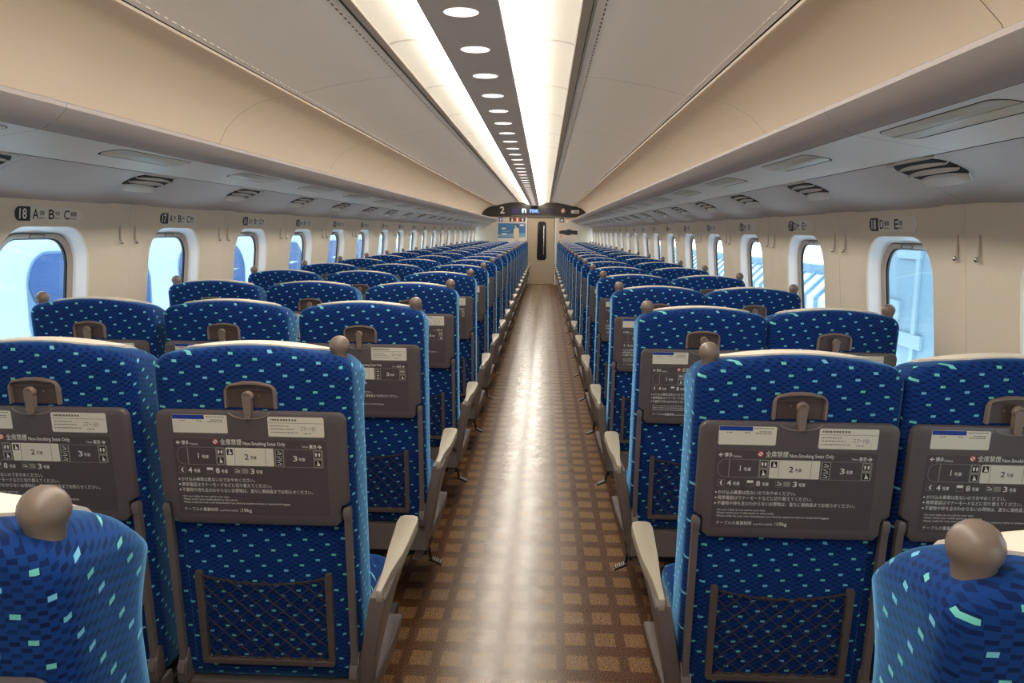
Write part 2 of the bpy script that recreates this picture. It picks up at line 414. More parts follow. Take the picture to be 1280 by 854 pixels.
for sx, side in ((-1, 'left'), (1, 'right')):
    a = extr(mirror(CPAN, sx), 0.0015, 2.0785, 'ceiling_panel', 'ceiling_panel')
    b = extr(mirror(BPAN, sx), 0.0015, 2.0785, 'rack_back', 'rack_back_panel')
    L = Y1-(SEAMY+2.08*9)
    a2 = extr(mirror(CPAN, sx), 0.0015, L, 'ceiling_panel', 'ceiling_panel'); b2 = extr(mirror(BPAN, sx), 0.0015, L, 'rack_back', 'rack_back_panel')
    for k in range(-2, 10):
        for nm, me in (('ceiling_panel', a if k < 9 else a2), ('rack_back_panel', b if k < 9 else b2)):
            o = obj(nm, me, ceil); o.location = (0, SEAMY+2.08*k, 0)
    # rows of small slots near both panel edges
    for x, c in ((.478, 'latch_recess'), (.990, 'print_white')):
        z = float(np.interp(x, [p[0] for p in CPAN], [p[1] for p in CPAN])); mb = MB()
        for k in range(340):
            y = 0.5+.06*k; mb.box(sx*x-.003, sx*x+.003, y, y+.028, z-.0012, z+.002)
        o = obj('slot_row', mb.mesh('slot_row', c), ceil); o['kind'] = 'stuff'
# ---- light troughs
COVE = [(.243, 2.219), (.26, 2.222), (.28, 2.223), (.31, 2.222), (.34, 2.218), (.37, 2.212), (.392, 2.204)]
BAND = [(.112, 2.160), (.16, 2.168), (.205, 2.173), (.230, 2.179), (.240, 2.190), (.242, 2.221)]   # bulging lens
for sx, side in ((-1, 'left'), (1, 'right')):
    t = empty('ceiling_light_trough', (0, 0, 0))
    tag(t, 'long glowing ceiling light trough %s of the grey centre strip' % side, 'ceiling light', 'ceiling light troughs')
    dm = extr(mirror(COVE, sx), .002, PER-.002, 'trough_white', 'reflector_panel', 40)
    lm = extr(mirror(BAND, sx), .002, PER-.002, 'light_band', 'light_band', 40)
    for k in range(-4, 18):
        y = 3.42+PER*k
        if y+PER > Y1+.01: break
        o = obj('reflector_panel', dm, t); o.location = (0, y, 0)
        o = obj('light_band', lm, t); o.location = (0, y, 0)
    o = obj('reflector_panel', extr(mirror(COVE, sx), .002, Y1-y, 'trough_white', 'reflector_panel', 40), t); o.location = (0, y, 0)
    o = obj('light_band', extr(mirror(BAND, sx), .002, Y1-y, 'light_band', 'light_band', 40), t); o.location = (0, y, 0)
    rib = MB().loft([[(sx*x, y, z-.004) for x, z in COVE] for y in (-.004, .004)], cap=False, closed=False).mesh('joint_rib', 'lip', 40)
    for k in range(-4, 18):
        y = 3.42+PER*k
        if y < Y1: o = obj('joint_rib', rib, t); o.location = (0, y, 0)
    obj('outer_lip', extr(mirror([(.390, 2.215), (.391, 2.203), (.395, 2.201), (.431, 2.208), (.433, 2.225)], sx), Y0, Y1, 'lip', 'outer_lip', 30), t)
# ---- centre strip and downlights
st = empty('centre_light_strip', (0, 0, 0)); tag(st, 'flat grey strip hanging along the middle of the ceiling', 'ceiling strip')
sp_ = [(-.128, 2.150), (-.127, 2.126), (-.122, 2.123), (.122, 2.123), (.127, 2.126), (.128, 2.150), (.124, 2.150), (.120, 2.132), (-.120, 2.132), (-.124, 2.150)]
for k in range(-2, 10):
    y0 = SEAMY+2.08*k; y1 = min(y0+2.08, Y1-.035)
    mb = MB().loft([[(x, y, z) for x, z in sp_] for y in (y0+.001, y1-.001)])
    obj('strip_section', mb.mesh('strip_section', 'strip_grey'), st)
dl = MB(); dl.lathe([(.056, .004), (.056, -.0015), (.052, -.0025), (.030, -.0030), (.001, -.0032)], (0, 0, 0), 28)
dlm = dl.mesh('lens', 'disc_light', 40)
dr = MB(); dr.lathe([(.0562, .003), (.0562, -.002), (.0600, -.0022), (.0610, 0.0), (.0610, .003)], (0, 0, 0), 28); drm = dr.mesh('trim_ring', 'strip_grey', 40)
for k in range(-4, 36):
    y = 2.619+.52*k
    o = empty('downlight', (0, y, 2.1225)); obj('lens', dlm, o); obj('trim_ring', drm, o)
    tag(o, 'round flush downlight in the grey strip, %s from the camera' % tens(k+5), 'downlight', 'round downlights in the centre strip')
# ---- luggage racks
FAS = [(1.445, 1.728), (1.02, 1.752), (.990, 1.754), (.980, 1.748), (.981, 1.738), (1.000, 1.716), (1.03, 1.694), (1.056, 1.681), (1.062, 1.683)]
UND = [(1.060, 1.6815), (1.14, 1.668), (1.22, 1.655), (1.299, 1.643)]
CUR = [(1.301, 1.6415), (1.36, 1.620), (1.42, 1.594), (1.48, 1.565), (1.53, 1.540), (1.560, 1.522)]
for sx, side in ((-1, 'left'), (1, 'right')):
    r = empty('luggage_rack', (0, 0, 0))
    tag(r, 'long beige overhead luggage rack above the %s windows' % side, 'luggage rack', 'overhead luggage racks')
    fm = extr(mirror(FAS, sx), 0.001, 2.079, 'rack_fascia', 'rack_front', 35); fm2 = extr(mirror(FAS, sx), 0.001, Y1-SEAMY-2.08*9, 'rack_fascia', 'rack_front', 35)
    um = extr(mirror(UND, sx), 0.001, 2.079, 'under_panel', 'underside_panel', 35); um2 = extr(mirror(UND, sx), 0.001, Y1-SEAMY-2.08*9, 'under_panel', 'underside_panel', 35)
    for k in range(-2, 10):
        o = obj('rack_front', fm if k < 9 else fm2, r); o.location = (0, SEAMY+2.08*k+.03, 0)
        o = obj('underside_panel', um if k < 9 else um2, r); o.location = (0, SEAMY+2.08*k+.03, 0)
    cmh = extr(mirror(CUR, sx), .001, 2.079, 'under_curve', 'lower_panel', 35)
    for k in range(-2, 9):
        o = obj('lower_panel', cmh, r); o.location = (0, SEAM[sx]-PER+2.08*k, 0)
    y = SEAM[sx]-PER+2.08*9
    if y < Y1: o = obj('lower_panel', extr(mirror(CUR, sx), .001, Y1-y, 'under_curve', 'lower_panel', 35), r); o.location = (0, y, 0)
    # dark joint line behind
    obj('joint_backing', extr(mirror([(1.05, 1.70), (1.30, 1.662), (1.565, 1.545)], sx), Y0, Y1, 'dark_gap', 'joint_backing', 30), r)
    # reading lamp covers
    def uz(x): return 1.6815-(x-1.06)*(.0385/.239)
    def cov(grow, dz, shx=0):
        return [(sx*(x+shx), y, uz(x)+dz) for x, y in rrect(1.082-grow, 1.170+grow, -.262-grow, .262+grow, .042, 6)]
    lc = MB().loft([cov(0, .004), cov(0, -.002), cov(-.004, -.0035)]).mesh('diffuser', 'lamp_cover', 40)
    ls = MB().loft([cov(.004, .004, .003), cov(.004, -.0015, .003)]).mesh('recess_edge', 'dark_gap', 40)
    # vents with three slits
    def cz_(x): return float(np.interp(x, [p[0] for p in CUR], [p[1] for p in CUR]))
    def vring(cx, hw, hd, dz, n=28):
        out = []
        for k in range(n):
            t = 2*math.pi*k/n; c, s = math.cos(t), math.sin(t)
            ex = abs(c)**.7*(1 if c > 0 else -1); ey = abs(s)**.8*(1 if s > 0 else -1)
            x = cx+hd*ex; out.append((sx*x, hw*ey, cz_(x)+dz))
        return out
    vb = MB().loft([vring(1.366, .152, .066, .004), vring(1.366, .152, .066, -.003)]).mesh('vent_body', 'dark_gap', 40)
    vparts = []
    def louvre(xa, xb, hw, dz):                 # crescent blade: straight outer edge, bowed inner edge
        def ring(g, d):
            out = []
            for k in range(13):
                t = -1+2*k/12; out.append((sx*(xa+g+.016*abs(t)**2.2), (hw-g)*t, cz_(xa)+dz+d))
            for k in range(13):
                t = 1-2*k/12; out.append((sx*(xb-g-.016*abs(t)**2.2+(.016 if xb < 1.40 else .0)*abs(t)**2.2), (hw-g)*t, cz_(xb)+dz+d))
            return out
        return MB().loft([ring(0, .010), ring(0, .002), ring(.002, 0)]).mesh('louvre', 'vent_pale', 50)
    for xa, xb, hw, dz in ((1.298, 1.306, .146, -.006), (1.326, 1.340, .150, -.009), (1.358, 1.372, .146, -.012), (1.390, 1.432, .136, -.014)): vparts.append(louvre(xa, xb, hw, dz))
    lpos = [2.785+PER*k for k in range(-3, 18)]; vpos = [(3.25 if sx < 0 else 3.355)+PER*k for k in range(-3, 18)]
    for k, y in enumerate(lpos):
        o = empty('reading_lamp', (0, y, 0)); obj('recess_edge', ls, o); obj('diffuser', lc, o)
        tag(o, 'unlit reading lamp cover under the %s rack, %s from the camera' % (side, ORD[k]), 'lamp', 'reading lamp covers under the racks')
    for k, y in enumerate(vpos):
        o = empty('air_vent', (0, y, 0)); obj('vent_body', vb, o)
        for me in vparts: obj('louvre', me, o)
        tag(o, 'louvred air vent with dark slits under the %s rack, %s from the camera' % (side, ORD[k]), 'air vent', 'air vents under the racks')
    # coat hooks
    hk = MB().box(-.0025, .0025, -.0045, .0045, -.036, .030).mesh('hook_bar', 'lip')
    hb = MB(); hb.lathe([(.001, -.008), (.006, -.005), (.008, 0), (.006, .005), (.001, .008)], (-sx*.006, 0, -.043), 12); hb = hb.mesh('hook_tip', 'chrome', 60)
    n = 0
    for k in range(-2, 9):
        for dy in (-.062, .062):
            o = empty('coat_hook', (sx*(wall_x(1.40)-.012), SEAM[sx]-.02+PER*k+dy, 1.405)); obj('hook_bar', hk, o); obj('hook_tip', hb, o)
            n += 1
            tag(o, 'small coat hook on the %s wall, %s from the camera' % (side, ORD[n-1]), 'coat hook', 'coat hooks between the windows')

# ---- seat number signs on the walls
def sign_mesh_parts(letters, small, eng):
    pts = rrect(-.2, .2, -.027, .027, .027, 6); plate = MB()
    plate.loft([[(x, z, 0.0) for x, z in pts], [(x, z, .0012) for x, z in pts]])
    blk = rrect(-.2, -.118, -.0255, .0255, (.003, .024, .024, .003), 6); bx = MB()
    bx.loft([[(x, z, .001) for x, z in blk], [(x, z, .0020) for x, z in blk]])
    tx = MB(); x = -.105
    step = .30/len(letters) if len(letters) == 3 else .125
    for c, s, e in zip(letters, small, eng):
        v, f = text_xy(c, x, x+.035, -.018, .018, .012); tx.add([(a, b, .0017) for a, b in v], f)
        w = .026*len(s)/2
        v, f = text_xy(s, x+.040, x+.040+w*1.05, -.005, .013, .012); tx.add([(a, b, .0017) for a, b in v], f)
        v, f = text_xy(e, x+.038, x+.040+w*1.1, -.017, -.010, .0); tx.add([(a, b, .0017) for a, b in v], f)
        x += step*(.93 if len(letters) == 3 else 1)
    return plate.mesh('sign_plate', 'sign_plate'), bx.mesh('number_block', 'sign_black'), tx.mesh('letters', 'print_dark')
SL = sign_mesh_parts(['A', 'B', 'C'], ['窓側', '中央', '通路側'], ['Window', 'Center', 'Aisle'])
SR = sign_mesh_parts(['D', 'E'], ['通路側', '窓側'], ['Aisle', 'Window'])
for sx, side, parts, yc0 in ((-1, 'left', SL, 2.885), (1, 'right', SR, 2.985)):
    for k in range(0, 18):
        row = 18-k; y = yc0+PER*k
        o = empty('seat_number_sign'); z = 1.472
        nrm = Vector((-sx, 0, 0)); upv = Vector((-sx*.105*-1*-1, 0, 1)).normalized() if False else Vector((-sx*.106, 0, 1)).normalized()
        xv = Vector((0, 1 if sx < 0 else -1, 0)); nrm = xv.cross(upv)
        m = Matrix((xv, upv, nrm)).transposed().to_4x4(); m.translation = (sx*(wall_x(z)-.0015), y, z); o.matrix_world = m
        for nm, me in zip(('sign_plate', 'number_block', 'letters'), parts): obj(nm, me, o)
        v, f = text_xy(str(row), -.188, -.128, -.019, .019, .02, keep=True)
        obj('row_number', MB().add([(a, b, .0026) for a, b in v], f).mesh('row_number', 'print_white'), o)
        tag(o, 'row %s seat sign with %s letters above the %s window' % (NUMW[row-1], 'A B C' if sx < 0 else 'D E', side), 'sign', 'seat row signs on the walls')

# ================================================================ END WALL
def flat(mb, pts, y, d=.004, mi=0): return mb.loft([[(x, y, z) for x, z in pts], [(x, y-d, z) for x, z in pts]], mi)
ew = MB()
DX0, DX1, DZ = -.185, .563, 1.80
ew.box(-1.75, DX0, Y1, Y1+.05, 0, 2.35); ew.box(DX1, 1.75, Y1, Y1+.05, 0, 2.35); ew.box(DX0, DX1, Y1, Y1+.05, DZ, 2.35)
tag(obj('wall_end', ew.mesh('wall_end', 'end_wall')), 'beige end wall of the carriage beyond the last row', 'wall', kind='structure')
rw = MB().box(-1.75, 1.75, Y0-.05, Y0, 0, 2.35)
tag(obj('wall_back', rw.mesh('wall_back', 'end_wall')), 'plain beige wall behind the camera', 'wall', kind='structure')
dr_ = empty('door_1', ((DX0+DX1)/2, Y1, 0)); tag(dr_, 'beige sliding end door with tall dark window', 'door', kind='structure')
cx = (DX1-DX0)/2
obj('door_leaf', MB().box(-cx+.012, cx-.012, .010, .045, .01, DZ-.01).mesh('door_leaf', 'door_beige'), dr_)
obj('door_gap', MB().box(-cx, cx, .046, .05, 0, DZ).mesh('door_gap', 'dark_gap'), dr_)
wp = rrect(-.105, .150, .66, 1.70, .07, 6)
wp = [(x+(.018 if x < 0 else -.018)*max(0, (z-1.2)/.5)-.0, z) for x, z in wp]
wo = [(x+.0+(.014 if x > 0.02 else -.014), z+(.014 if z > 1.2 else -.014)) for x, z in wp]
wr_ = obj('window_rim', flat(MB(), wo, .010, .006).mesh('window_rim', 'frame_beige'), dr_)
obj('door_pane', flat(MB(), wp, .004, .004).mesh('door_pane', 'door_glass'), dr_)
obj('door_handle', MB().tube([(.075, -.004, .80), (.075, -.02, .83), (.075, -.02, 1.55), (.075, -.004, 1.58)], .010, 8).mesh('door_handle', 'chrome', 40), dr_)
for nm, x in (('trim_1', DX0-.03), ('trim_2', DX1)):
    tag(obj(nm, MB().box(x, x+.03, Y1-.008, Y1+.001, 0, DZ).mesh(nm, 'reveal_white')), 'pale upright trim at the %s of the end door' % ('left' if x < 0 else 'right'), 'trim', kind='structure')
# black header
hb_ = empty('header_panel', (0, Y1, 0)); tag(hb_, 'dark arched header panel with display above the end door', 'header panel')
top = [(-1.50, 1.87), (-1.44, 1.95), (-1.33, 2.04), (-1.15, 2.115), (-.9, 2.165), (-.6, 2.195), (-.38, 2.20), (-.28, 2.185), (-.15, 2.14), (-.10, 2.115), (.14, 2.115), (.18, 2.14), (.30, 2.19), (.40, 2.20), (.6, 2.195), (.85, 2.165), (1.10, 2.11), (1.28, 2.04), (1.40, 1.94), (1.44, 1.89)]
obj('panel', flat(MB(), [(-1.49, 1.815)]+top+[(1.42, 1.815)], -.0, .03).mesh('panel', 'banner_black'), hb_)
scr = obj('display_screen', flat(MB(), rrect(-.64, .60, 1.90, 2.05, .008, 2), -.03, .006).mesh('display_screen', 'screen_dark'), hb_)
v, f = text_xy('2', -.93, -.80, 1.90, 2.09, .02, keep=True)
obj('car_number', MB().add([(a, -.032, b) for a, b in v], f).mesh('car_number', 'print_white'), hb_)
v, f = text_xy('row.', -.12, .12, 1.925, 2.02, .02); t1 = MB().add([(a, -.0375, b) for a, b in v], f)
obj('display_text', t1.mesh('display_text', 'led_blue'), scr)
v, f = text_xy('n', -.33, -.22, 1.925, 2.035, .02); obj('display_text', MB().add([(a, -.0375, b) for a, b in v], f).mesh('display_text', 'led_cyan'), scr)
obj('display_field', flat(MB(), rrect(-.61, -.40, 1.91, 2.04, .004, 2), -.0362, .001).mesh('display_field', 'led_purple'), scr)
ns = obj('no_smoking_disc', flat(MB(), [(.77+.055*math.cos(t*math.pi/12), 1.99+.06*math.sin(t*math.pi/12)) for t in range(24)], -.03, .004).mesh('no_smoking_disc', 'print_white'), hb_)
rr = MB(); rr.tube([(.77+.045*math.cos(t*math.pi/12), -.035, 1.99+.048*math.sin(t*math.pi/12)) for t in range(24)], .007, 6, closed=True); rr.tube([(.74, -.036, 2.02), (.80, -.036, 1.96)], .006, 6)
obj('red_ring', rr.mesh('red_ring', 'print_red', 40), ns)
ar = obj('arrow_sign', flat(MB(), [(.91, 1.97), (.96, 2.0), (1.0, 2.01), (1.20, 2.0), (1.20, 1.93), (.98, 1.93)], -.03, .003).mesh('arrow_sign', 'sign_black'), hb_)
obj('arrow_text_field', flat(MB(), rrect(.985, 1.20, 1.925, 2.005, .004, 2), -.0335, .002).mesh('arrow_text_field', 'sign_plate'), ar)
obj('arrow_lettering', MB().box(1.06, 1.18, -.0365, -.0355, 1.945, 1.98).mesh('arrow_lettering', 'print_grey'), ar)
obj('lower_ledge', MB().box(-.62, .72, -.034, -.03, 1.83, 1.85).mesh('lower_ledge', 'seat_plastic'), hb_)
# posters and pictogram signs
def poster_base(name, x0, x1, z0, z1, label, cat):
    o = empty(name, ((x0+x1)/2, Y1, (z0+z1)/2)); tag(o, label, cat)
    w, h = (x1-x0)/2, (z1-z0)/2
    mb = MB(); mb.loft([[(x, yy, z) for x, z in ((-w-g, -h-g), (w+g, -h-g), (w+g, h+g), (-w-g, h+g))] for g, yy in ((.035, 0), (.035, -.015), (.0, -.015), (.0, -.004))], cap=False)
    obj('poster_frame', mb.mesh('poster_frame', 'poster_frame'), o)
    return o, w, h
po, w, h = poster_base('advert_poster', -.975, -.235, 1.13, 1.64, 'framed blue seaside advert poster left of the end door', 'poster')
pr_ = obj('poster_sheet', MB().box(-w, w, -.006, -.002, -h, h).mesh('poster_sheet', 'poster_sky'), po)
obj('printed_sea', flat(MB(), [(-w, -h*.45), (w, -h*.45), (w, -h*.02), (.1, -h*.05), (-w, -h*.15)], -.006, .0006).mesh('printed_sea', 'poster_sea'), pr_)
obj('printed_beach', flat(MB(), [(-w, -h), (w, -h), (w, -h*.40), (.05, -h*.55), (-w, -h*.55)], -.0068, .0006).mesh('printed_beach', 'poster_sand'), pr_)
obj('printed_coat', flat(MB(), [(.06, -h*.75), (.19, -h*.75), (.205, -h*.3), (.19, .10), (.16, .15), (.10, .15), (.055, .08), (.05, -h*.3)], -.0076, .0006).mesh('printed_coat', 'coat_cream'), pr_)
obj('printed_legs', flat(MB(), [(.085, -h*.98), (.165, -h*.98), (.17, -h*.75), (.08, -h*.75)], -.0076, .0006).mesh('printed_legs', 'skin_print'), pr_)
obj('printed_face', flat(MB(), [(.115+.028*math.cos(t*.5236), .19+.04*math.sin(t*.5236)) for t in range(12)], -.0076, .0006).mesh('printed_face', 'skin_print'), pr_)
obj('printed_hair', flat(MB(), [(.115, .15), (.16, .14), (.165, .2), (.14, .235), (.10, .235), (.085, .21), (.12, .215), (.135, .19)], -.0084, .0006).mesh('printed_hair', 'hair_print'), pr_)
for q, (x0, x1, z0, z1) in enumerate(((-.27, -.16, .10, .135), (-.27, -.06, .03, .05), (-.27, -.13, -.05, -.015), (.22, .33, .19, .23))):
    obj('printed_caption', MB().box(x0, x1, -.0072, -.0062, z0, z1).mesh('printed_caption', 'print_white' if q != 1 else 'poster_sea'), pr_)
po, w, h = poster_base('mountain_poster', .68, 1.17, 1.235, 1.60, 'framed poster of dark mountain mirrored in a lake', 'poster')
pr_ = obj('poster_sheet', MB().box(-w, w, -.006, -.002, -h, h).mesh('poster_sheet', 'mount_sky'), po)
obj('printed_mountain', flat(MB(), [(-w, -.04), (w, -.045), (w, .045), (.12, .05), (.02, .085), (-.09, .05), (-.16, .055), (-w, .03)], -.006, .0006).mesh('printed_mountain', 'mount_dark'), pr_)
obj('printed_reflection', flat(MB(), [(-w, -.04), (-.14, -.05), (0, -.085), (.1, -.055), (w, -.065), (w, -.04)], -.0068, .0006).mesh('printed_reflection', 'mount_dark'), pr_)
obj('printed_seal', flat(MB(), [(-.19+.02*math.cos(t*.5236), -.11+.02*math.sin(t*.5236)) for t in range(12)], -.0068, .0006).mesh('printed_seal', 'print_red'), pr_)
def picto(name, x, z, w, h, col, label, shapes):
    o = obj(name, flat(MB(), rrect(-w, w, -h, h, .006, 2), 0, .006).mesh(name, col)); o.location = (x, Y1, z); tag(o, label, 'sign')
    for m, pts in shapes: obj('pictogram', flat(MB(), pts, -.006, .0008).mesh('pictogram', m), o)
    return o
person = lambda dx, s=1: [(dx-.018*s, -.05*s), (dx+.018*s, -.05*s), (dx+.022*s, .02*s), (dx+.012*s, .045*s), (dx-.012*s, .045*s), (dx-.022*s, .02*s)]
picto('waste_sign', -.905, 1.738, .05, .05, 'sticker_blue', 'small blue pictogram sign above the seaside poster', [('print_white', [(-.03, .03), (.03, .03), (.012, -.035), (-.012, -.035)])])
o = picto('facility_sign', -.455, 1.738, .21, .05, 'sign_black', 'black and red triple pictogram sign above the seaside poster', [])
obj('red_field', flat(MB(), rrect(-.07, .07, -.05, .05, .002, 1), -.006, .0006).mesh('red_field', 'print_red'), o)
for dx, p in ((-.14, [(-.17, -.04), (-.10, -.04), (-.12, .02), (-.14, .045), (-.155, .02)]), (0, person(0)), (.14, [(.12, -.045), (.16, -.045), (.155, 0), (.18, .0), (.14, .045), (.10, 0), (.125, 0)])):
    obj('pictogram', flat(MB(), p, -.0068, .0008).mesh('pictogram', 'print_white'), o)
picto('restroom_sign', .745, 1.735, .062, .056, 'sign_black', 'black restroom pictogram sign above the mountain poster', [('print_white', person(-.024, .7)), ('print_white', person(.024, .7))])
picto('notice_sticker', .91, 1.735, .055, .056, 'sticker', 'small white and red sticker beside the restroom sign', [('print_red', [(-.052, .03), (.052, .03), (.052, .053), (-.052, .053)]), ('print_red', [(.012+.014*math.cos(t*.7854), -.03+.014*math.sin(t*.7854)) for t in range(8)])])

# ================================================================ SEATS
T6 = math.tan(math.radians(6.0))
def lean(z): return (1.16-z)*T6
def L(x, y, z): return (x, y+lean(z), z)
TZ = [.345, .63, .8, .93, .99, 1.04, 1.09, 1.13, 1.18]; TT = [.16, .155, .16, .163, .157, .166, .190, .198, .172]
def thick(z): return float(np.mean([np.interp(z+d, TZ, TT) for d in (-.03, -.015, 0, .015, .03)]))
HW = .223
def back_outline(i):
    w = HW-i; zb = .345+i; half = [(0.0001, zb), (w-.02, zb), (w-.006, zb+.006), (w, zb+.02), (w, .50), (w, .65), (w, .80), (w, .90), (w, .95), (w, .99), (w, 1.02), (w, 1.04), (w, 1.06), (w, 1.08), (w, 1.108-i)]
    zt = lambda x: 1.174-i-.018*(x/.175)**2
    r = .042; cx = w-r; cz = zt(cx)-r
    half = half[:-1]+[(w, cz-.004)]
    for k in range(0, 6):
        t = math.radians(15*k+7); half.append((cx+r*math.cos(t), cz+r*math.sin(t)))
    for x in (.15, .11, .07, .035, .0001): half.append((x, zt(x)))
    return half
def drop(y, z):                                  # the top rolls over towards the front
    w = max(0.0, min(1.0, (z-1.04)/.12)); w = w*w*(3-2*w); return w*.062*(max(0.0, y-.065)/.13)**2
def backrest_mesh():
    rings = []
    for (ins, kind, q) in ((.026, 'r', 0), (.012, 'r', .004), (.003, 'r', .012), (0, 'r', .026), (0, 'r', .060), (0, 'f', -.075), (0, 'f', -.05), (.004, 'f', -.03), (.014, 'f', -.012), (.04, 'f', 0)):
        o = back_outline(ins); pts = o+[(-x, z) for x, z in reversed(o)]; rg = []
        for x, z in pts:
            y = q if kind == 'r' else thick(z)+q
            p = L(x, y, z); rg.append((p[0], p[1], p[2]-drop(y, z)))
        rings.append(rg)
    mb = MB(); mb.loft(rings, cap=False); n = len(rings[0])
    for base in (0, (len(rings)-1)*n):
        for i in range(n//2-1): mb.f.append((base+i, base+i+1, base+n-2-i, base+n-1-i)); mb.mi.append(0)
    return mb.mesh('backrest', 'blue_fabric', 50)
def cover_mesh():
    xs = [-.172, -.15, -.12, -.09, -.06, -.03, 0, .03, .06, .09, .12, .15, .172]; zt = lambda x: 1.174-.018*(x/.175)**2
    outr, innr = [], []
    for d, lst in ((.005, outr), (-.002, innr)):
        for x in xs:
            t = max(0, (abs(x)-.10)/.072); yr = .030+.050*t**1.3
            z = zt(x); th = thick(z)
            path = [(yr, z+d*(1 if lst is innr else .75)), (yr+.008, z+d), (.085, z+d), (.105, z+d), (.125, z+d), (th-.045, z+d), (th-.012+d*.7, z-.012+d), (th+d, z-.045), (thick(1.08)+d, 1.08), (thick(1.03)+d, 1.03), (thick(.93)+d, .93)]
            path = sorted(path[:6])+path[6:]; lst.append([(x, y+lean(zz), zz-drop(y, zz)) for y, zz in path])
    v = []; f = []; m = len(outr[0]); nx = len(xs)
    for g in (outr, innr):
        for r in g: v += r
    q = nx*m
    for i in range(nx-1):
        for j in range(m-1):
            a = i*m+j; f.append((a, a+1, a+m+1, a+m)); f.append((q+a, q+a+1, q+a+m+1, q+a+m))
        f.append((i*m, (i+1)*m, q+(i+1)*m, q+i*m)); f.append((i*m+m-1, (i+1)*m+m-1, q+(i+1)*m+m-1, q+i*m+m-1))
    for j in range(m-1):
        for e in (0, (nx-1)*m): f.append((e+j, e+j+1, q+e+j+1, q+e+j))
    return mesh_of('headrest_cover', v, f, 'head_cover', 40)
def knob_mesh(s):
    mb = MB(); c = 1.1735; r = .0228
    prof = [(.0165, 1.128-c), (.0165, -.026), (.0172, -.020)]+[(r*math.cos(a), r*1.0*math.sin(a)) for a in [math.radians(q) for q in (-38, -20, 0, 20, 40, 58, 72, 83)]]+[(.0006, r)]
    mb.lathe(prof, (s*.190, .045, c), 24)
    return mb.mesh('grip_knob', 'knob', 50)
# tray: everything printed on it is laid out on the tray face in metres
TW, TZ0, TZN, TZ1 = .2115, .762, .815, 1.031
def tray_out():
    r = .020; out = []
    for k in range(7): t = math.radians(90*k/6); out.append((TW-r+r*math.cos(t), TZ1-r+r*math.sin(t)))
    for k in range(7): t = math.radians(90+90*k/6); out.append((-TW+r+r*math.cos(t), TZ1-r+r*math.sin(t)))
    out += [(-TW, TZN+.006), (-TW+.006, TZN), (-TW+.015, TZN-.004), (-TW+.018, TZN-.012), (-TW+.018, TZ0+.012), (-TW+.030, TZ0)]
    out += [(TW-.030, TZ0), (TW-.018, TZ0+.012), (TW-.018, TZN-.012), (TW-.015, TZN-.004), (TW-.006, TZN), (TW, TZN+.006)]
    return out
def tray_mesh():
    o = tray_out(); mb = MB()
    def ins(d): return [(x*(1-d/TW), (z-.9)*(1-d/.135)+.9) for x, z in o]
    rings = [[L(x, y, z) for x, z in ins(d)] for d, y in ((.006, -.001), (0, -.004), (0, -.017), (.0012, -.0205), (.0045, -.022), (.02, -.022))]
    mb.loft(rings)
    return mb.mesh('tray_table', 'tray_plastic', 35)
KX, KZ = .000373, .000396
def cx_(px): return (px-632)*KX
def cz2(py): return TZ1-(py-62)*KZ
def tp(x, z, d=.0004): return L(x, -.022-d, z)
def tflat(mb, x0, y0, x1, y1, r=.002, d0=.0001, d1=.0006, mi=0, n=3):
    pts = rrect(cx_(x0), cx_(x1), cz2(y1), cz2(y0), r, n)
    mb.loft([[tp(x, z, d0) for x, z in pts], [tp(x, z, d1) for x, z in pts]], mi)
def tframe(mb, x0, y0, x1, y1, t, r=(.002,)*4, d=.0008, mi=0):
    X0, X1, Z0, Z1 = cx_(x0), cx_(x1), cz2(y1), cz2(y0)
    a = rrect(X0, X1, Z0, Z1, r, 4); b = rrect(X0+t, X1-t, Z0+t, Z1-t, [max(q-t, .0003) for q in r], 4)
    mb.loft([[tp(x, z, d) for x, z in a], [tp(x, z, d) for x, z in b]], mi, cap=False)
def ttext(mb, s, x0, y0, x1, y1, off=.0, d=.0009, mi=0, keep=False):
    v, f = text_xy(s, cx_(x0), cx_(x1), cz2(y1), cz2(y0), off, keep); mb.add([tp(a, b, d) for a, b in v], f, mi)
